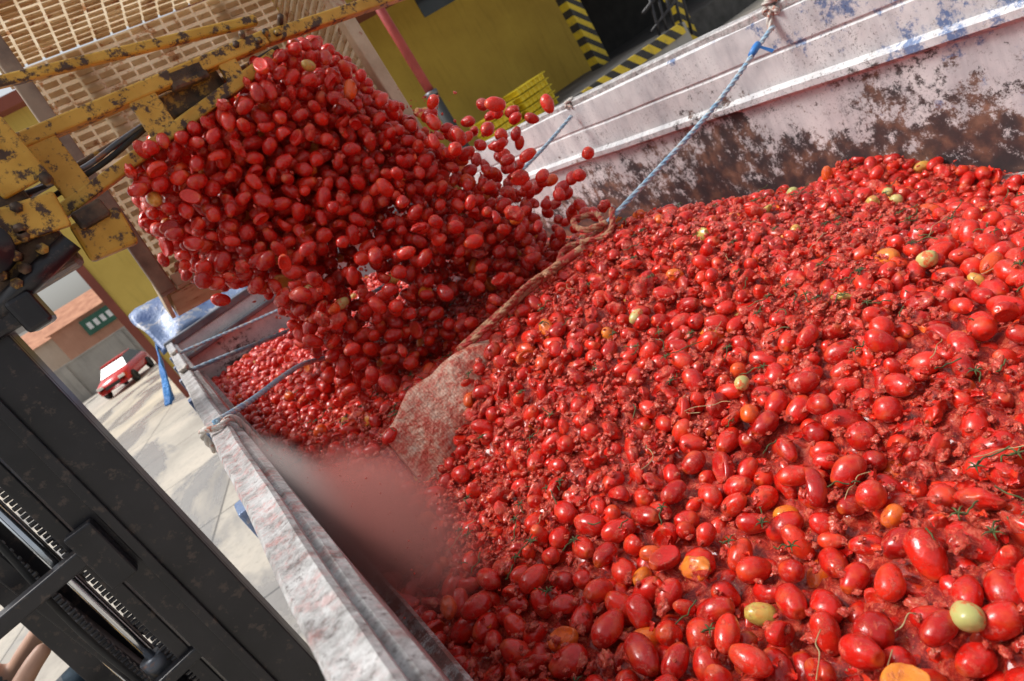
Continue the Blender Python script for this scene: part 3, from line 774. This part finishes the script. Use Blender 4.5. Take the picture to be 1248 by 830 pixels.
# ------------------------------------------------------------ setting
mesh_obj('ground',[(-400,-400,0),(400,-400,0),(400,600,0),(-400,600,0)],[(0,1,2,3)],GROUND)
bld=empty('yellow_warehouse')
YB=22.
box('front_wall',(2.4,YB,0),(18.0,YB+.4,8.5),OCHRE_SHADE,bld)
box('front_wall_lit_colour_bay',(-.55,YB-.1,0),(2.39,YB+.4,8.5),OCHRE_LIT,bld)  # brighter wall colour stands in for light beyond the canopy shade
box('side_wall',(-.55,YB+.4,0),(-.15,YB+16,8.5),OCHRE_LIT,bld)
box('corner_trim',(-.78,YB-.16,0),(-.553,YB+.5,8.5),TRIM,bld)
box('plinth',(2.4,YB-.03,0),(18,YB-.003,1.0),DARK,bld)
box('lintel',(18.01,YB,4.6),(32,YB+.4,8.5),OCHRE_SHADE,bld)
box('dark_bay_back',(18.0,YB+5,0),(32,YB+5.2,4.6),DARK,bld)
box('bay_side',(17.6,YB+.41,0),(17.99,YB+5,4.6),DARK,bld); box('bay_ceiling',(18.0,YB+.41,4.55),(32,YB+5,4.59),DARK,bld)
box('canopy',(2.4,YB-2.4,6.4),(32,YB-.01,6.6),TRIM,bld)
box('roof',(-.8,YB-.6,8.5),(32,YB+16,8.8),TRIM,bld)
for x in (3,8,12.5):
    box('high_window',(x,YB-.02,5.6),(x+1.6,YB-.003,6.3),GLASS,bld)
dk=empty('loading_dock')
box('platform',(12.1,16.5,0),(17.2,YB-.04,1.15),CONC,dk,.02)
box('platform_top',(12.12,16.52,1.154),(17.18,YB-.05,1.17),DFLOOR,dk)
box('hazard_edge',(12.1,16.42,.85),(17.0,16.497,1.2),STRX,dk,.01)
box('bumper_block',(12.0,16.2,.3),(12.7,16.41,.8),RUB,dk,.03)
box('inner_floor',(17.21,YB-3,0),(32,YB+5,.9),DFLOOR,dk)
po=empty('hazard_striped_post')
box('post',(16.4,20.0,1.17),(16.95,20.5,5.2),STRZ,po,.02)
po=empty('hazard_striped_post'); box('post',(18.9,18.2,0),(19.3,18.6,4.6),STRZ,po,.02)
st=empty('dock_stair_rail')
for i in range(5): tube('rail_%d'%i,[(16.6+i*.35,17.2,0.6),(17.1+i*.35,17.2,2.6)],[.05,.05],BLACK,st,8)
tube('handrail',[(16.5,17.2,2.0),(18.9,17.2,2.6)],[.06,.06],BLACK,st,8); tube('midrail',[(16.5,17.2,1.4),(18.9,17.2,2.0)],[.05,.05],BLACK,st,8)
for q,(x0,z0) in enumerate(((10.2,.75),(11.6,.95))):
    sc=empty('yellow_plastic_crate_stack')
    box('pallet',(x0,18.0,0),(x0+1.3,19.1,z0-.02),STEEL,sc,.02)
    for i in range(6):
        z=z0+i*.21; box('crate_%d'%i,(x0+.09,18.09,z),(x0+1.21,19.01,z+.15),YPL,sc,.02); box('lip_%d'%i,(x0+.02,18.02,z+.153),(x0+1.28,19.08,z+.178),YPL,sc,.005)
        for k in range(7): box('rib',(x0+.10+k*.17,18.05,z+.002),(x0+.14+k*.17,18.088,z+.15),YPL,sc)
pp=empty('red_drain_pipe')
tube('red_pipe',[(7.15,14,3.2),(7.15,14,6.0)],[.10,.10],REDP,pp,16); tube('black_sleeve',[(7.15,14,0),(7.15,14,3.2)],[.13,.13],RUB,pp,16); tube('collar',[(7.15,14,3.16),(7.15,14,3.26)],[.15,.15],STEEL,pp,16)
cw=empty('concrete_yard_wall'); box('wall',(-60,50,0),(-1.2,50.3,2.35),CONC,cw); box('coping',(-60,49.95,2.35),(-1.2,50.35,2.45),CONC,cw)
for i in range(16): box('pier_%d'%i,(-58+i*3.7,49.85,0),(-57.6+i*3.7,49.996,2.348),CONC,cw)
def house(name,x,y,w,d,h,wall,gable=True,sign=False):
    e=empty(name); box('walls',(x,y,0),(x+w,y+d,h),wall,e)
    V=[(x-.3,y-.3,h),(x+w+.3,y-.3,h),(x+w+.3,y+d+.3,h),(x-.3,y+d+.3,h),(x-.3,y+d/2,h+1.4),(x+w+.3,y+d/2,h+1.4)]
    mesh_obj('roof',V,[(0,1,5,4),(2,3,4,5),(0,4,3),(1,2,5),(0,3,2,1)],ROOF,e)
    for fl in range(int(h//2.9)):
        k=0; xx=x+.8
        while xx<x+w-1.2:
            box('window_%d_%d'%(fl,k),(xx,y-.03,1+fl*2.9),(xx+.9,y-.004,2.3+fl*2.9),GLASS,e); box('sill',(xx-.1,y-.12,.9+fl*2.9),(xx+1.0,y-.004,.997+fl*2.9),WHITE,e); xx+=2.2;k+=1
    if sign:
        box('shop_sign',(x+w-3.2,y-.25,3.1),(x+w-.2,y-.04,4.3),GREEN,e)
        for i in range(5): box('letter_%d'%i,(x+w-2.9+i*.5,y-.27,3.45),(x+w-2.6+i*.5,y-.253,3.95),WHITE,e)
house('brick_house',-6.2,58,5.2,8,4.6,BRICK,sign=True); house('cream_house',-12,66,5.5,8,4.6,CREAM); house('terracotta_roofed_house',-18,62,5,8,3.3,BRICK)
house('cream_house',-29,70,8,8,5.0,CREAM); house('brick_house',-13,82,6,8,5.5,BRICK)
car=empty('parked_car',(-2.85,40.0,0),(0,0,math.radians(-18)))
sec=[(-2.0,.35,.62,.75),(-1.95,.32,.78,.80),(-1.1,.30,.92,.84),(-.95,.30,.95,.84),(.2,.30,.97,.85),(1.5,.30,.98,.84),(1.95,.32,.90,.80),(2.0,.4,.75,.76)]
V=[];F=[]
for (y,z0,z1,w) in sec:
    for (a,b) in ((-w*.95,z0),(-w,z0+.2),(-w,z1-.12),(-w*.88,z1),(w*.88,z1),(w,z1-.12),(w,z0+.2),(w*.95,z0)): V.append((a,y,b))
for i in range(len(sec)-1):
    for k in range(8): F.append((i*8+k,i*8+(k+1)%8,i*8+8+(k+1)%8,i*8+8+k))
F+= [tuple(range(8)),tuple((len(sec)-1)*8+k for k in range(8))]
mesh_obj('body',V,F,CARRED,car,True)
g=[(-1.0,.95,.74),(-.35,1.40,.60),(.9,1.45,.60),(1.75,.98,.72)]
V=[];F=[]
for (y,z,w) in g: V+=[(-w,y,z),(w,y,z)]
V+=[(-.74,-1.0,.94),(.74,-1.0,.94),(-.72,1.75,.94),(.72,1.75,.94)]
F=[(0,1,3,2),(2,3,5,4),(4,5,7,6),(0,2,4,6),(1,7,5,3)]
mesh_obj('greenhouse_glass',V,F,GLASS,car)
box('roof_panel',(-.61,-.35,1.41),(.61,.95,1.47),CARRED,car,.02)
for x in (-.8,.8):
    for y in (-1.25,1.25): wheel('wheel',(x,y,.31),.31,.2,car)
for x in (-.6,.6): box('headlamp',(x-.17,-2.02,.62),(x+.17,-1.97,.76),WHITE,car,.02)
box('grille',(-.4,-2.02,.45),(.4,-1.985,.6),RUB,car,.01); box('windscreen_pillars',(-.66,-.40,1.38),(.66,-.34,1.42),CARRED,car)

# ------------------------------------------------------------ light, sky, camera
w=bpy.data.worlds.new('World'); scn.world=w; w.use_nodes=True; nt=w.node_tree
sky=nt.nodes.new('ShaderNodeTexSky'); sky.sky_type='NISHITA'; sky.sun_disc=False
sd=Vector((-.40,.30,.87)).normalized()
el=math.asin(sd.z); az=math.atan2(sd.x,sd.y)
sky.sun_elevation=el; sky.sun_rotation=az; sky.dust_density=5; sky.air_density=1.3
hs=nt.nodes.new('ShaderNodeHueSaturation'); hs.inputs['Saturation'].default_value=.30
bg=nt.nodes['Background']; bg.inputs['Strength'].default_value=.15
nt.links.new(sky.outputs[0],hs.inputs['Color']); nt.links.new(hs.outputs[0],bg.inputs['Color'])
sl=bpy.data.lights.new('sun','SUN'); sl.energy=2.7; sl.angle=math.radians(20); sl.color=(1,.98,.95)
so=link(bpy.data.objects.new('sun',sl)); so.rotation_euler=(-sd).to_track_quat('-Z','Y').to_euler()
h=math.radians(21.8);p=math.radians(18.5);ro=math.radians(33)
F0=Vector((math.sin(h),math.cos(h),0)); R0=Vector((math.cos(h),-math.sin(h),0)); Z=Vector((0,0,1))
Fw=F0*math.cos(p)-Z*math.sin(p); U0=F0*math.sin(p)+Z*math.cos(p)
X=R0*math.cos(ro)-U0*math.sin(ro); Yv=R0*math.sin(ro)+U0*math.cos(ro)
cd=bpy.data.cameras.new('camera'); cd.lens=24; cd.sensor_width=36; cd.clip_start=.02; cd.clip_end=2000
cd.dof.use_dof=True; cd.dof.focus_distance=1.35; cd.dof.aperture_fstop=6
co=link(bpy.data.objects.new('camera',cd)); m=Matrix((X,Yv,-Fw)).transposed().to_4x4(); m.translation=(0,0,C); co.matrix_world=m
scn.camera=co
scn.view_settings.view_transform='Standard'; scn.view_settings.look='None'; scn.view_settings.exposure=0
print('N heap',len(pts),'fall',len(fall[0]))
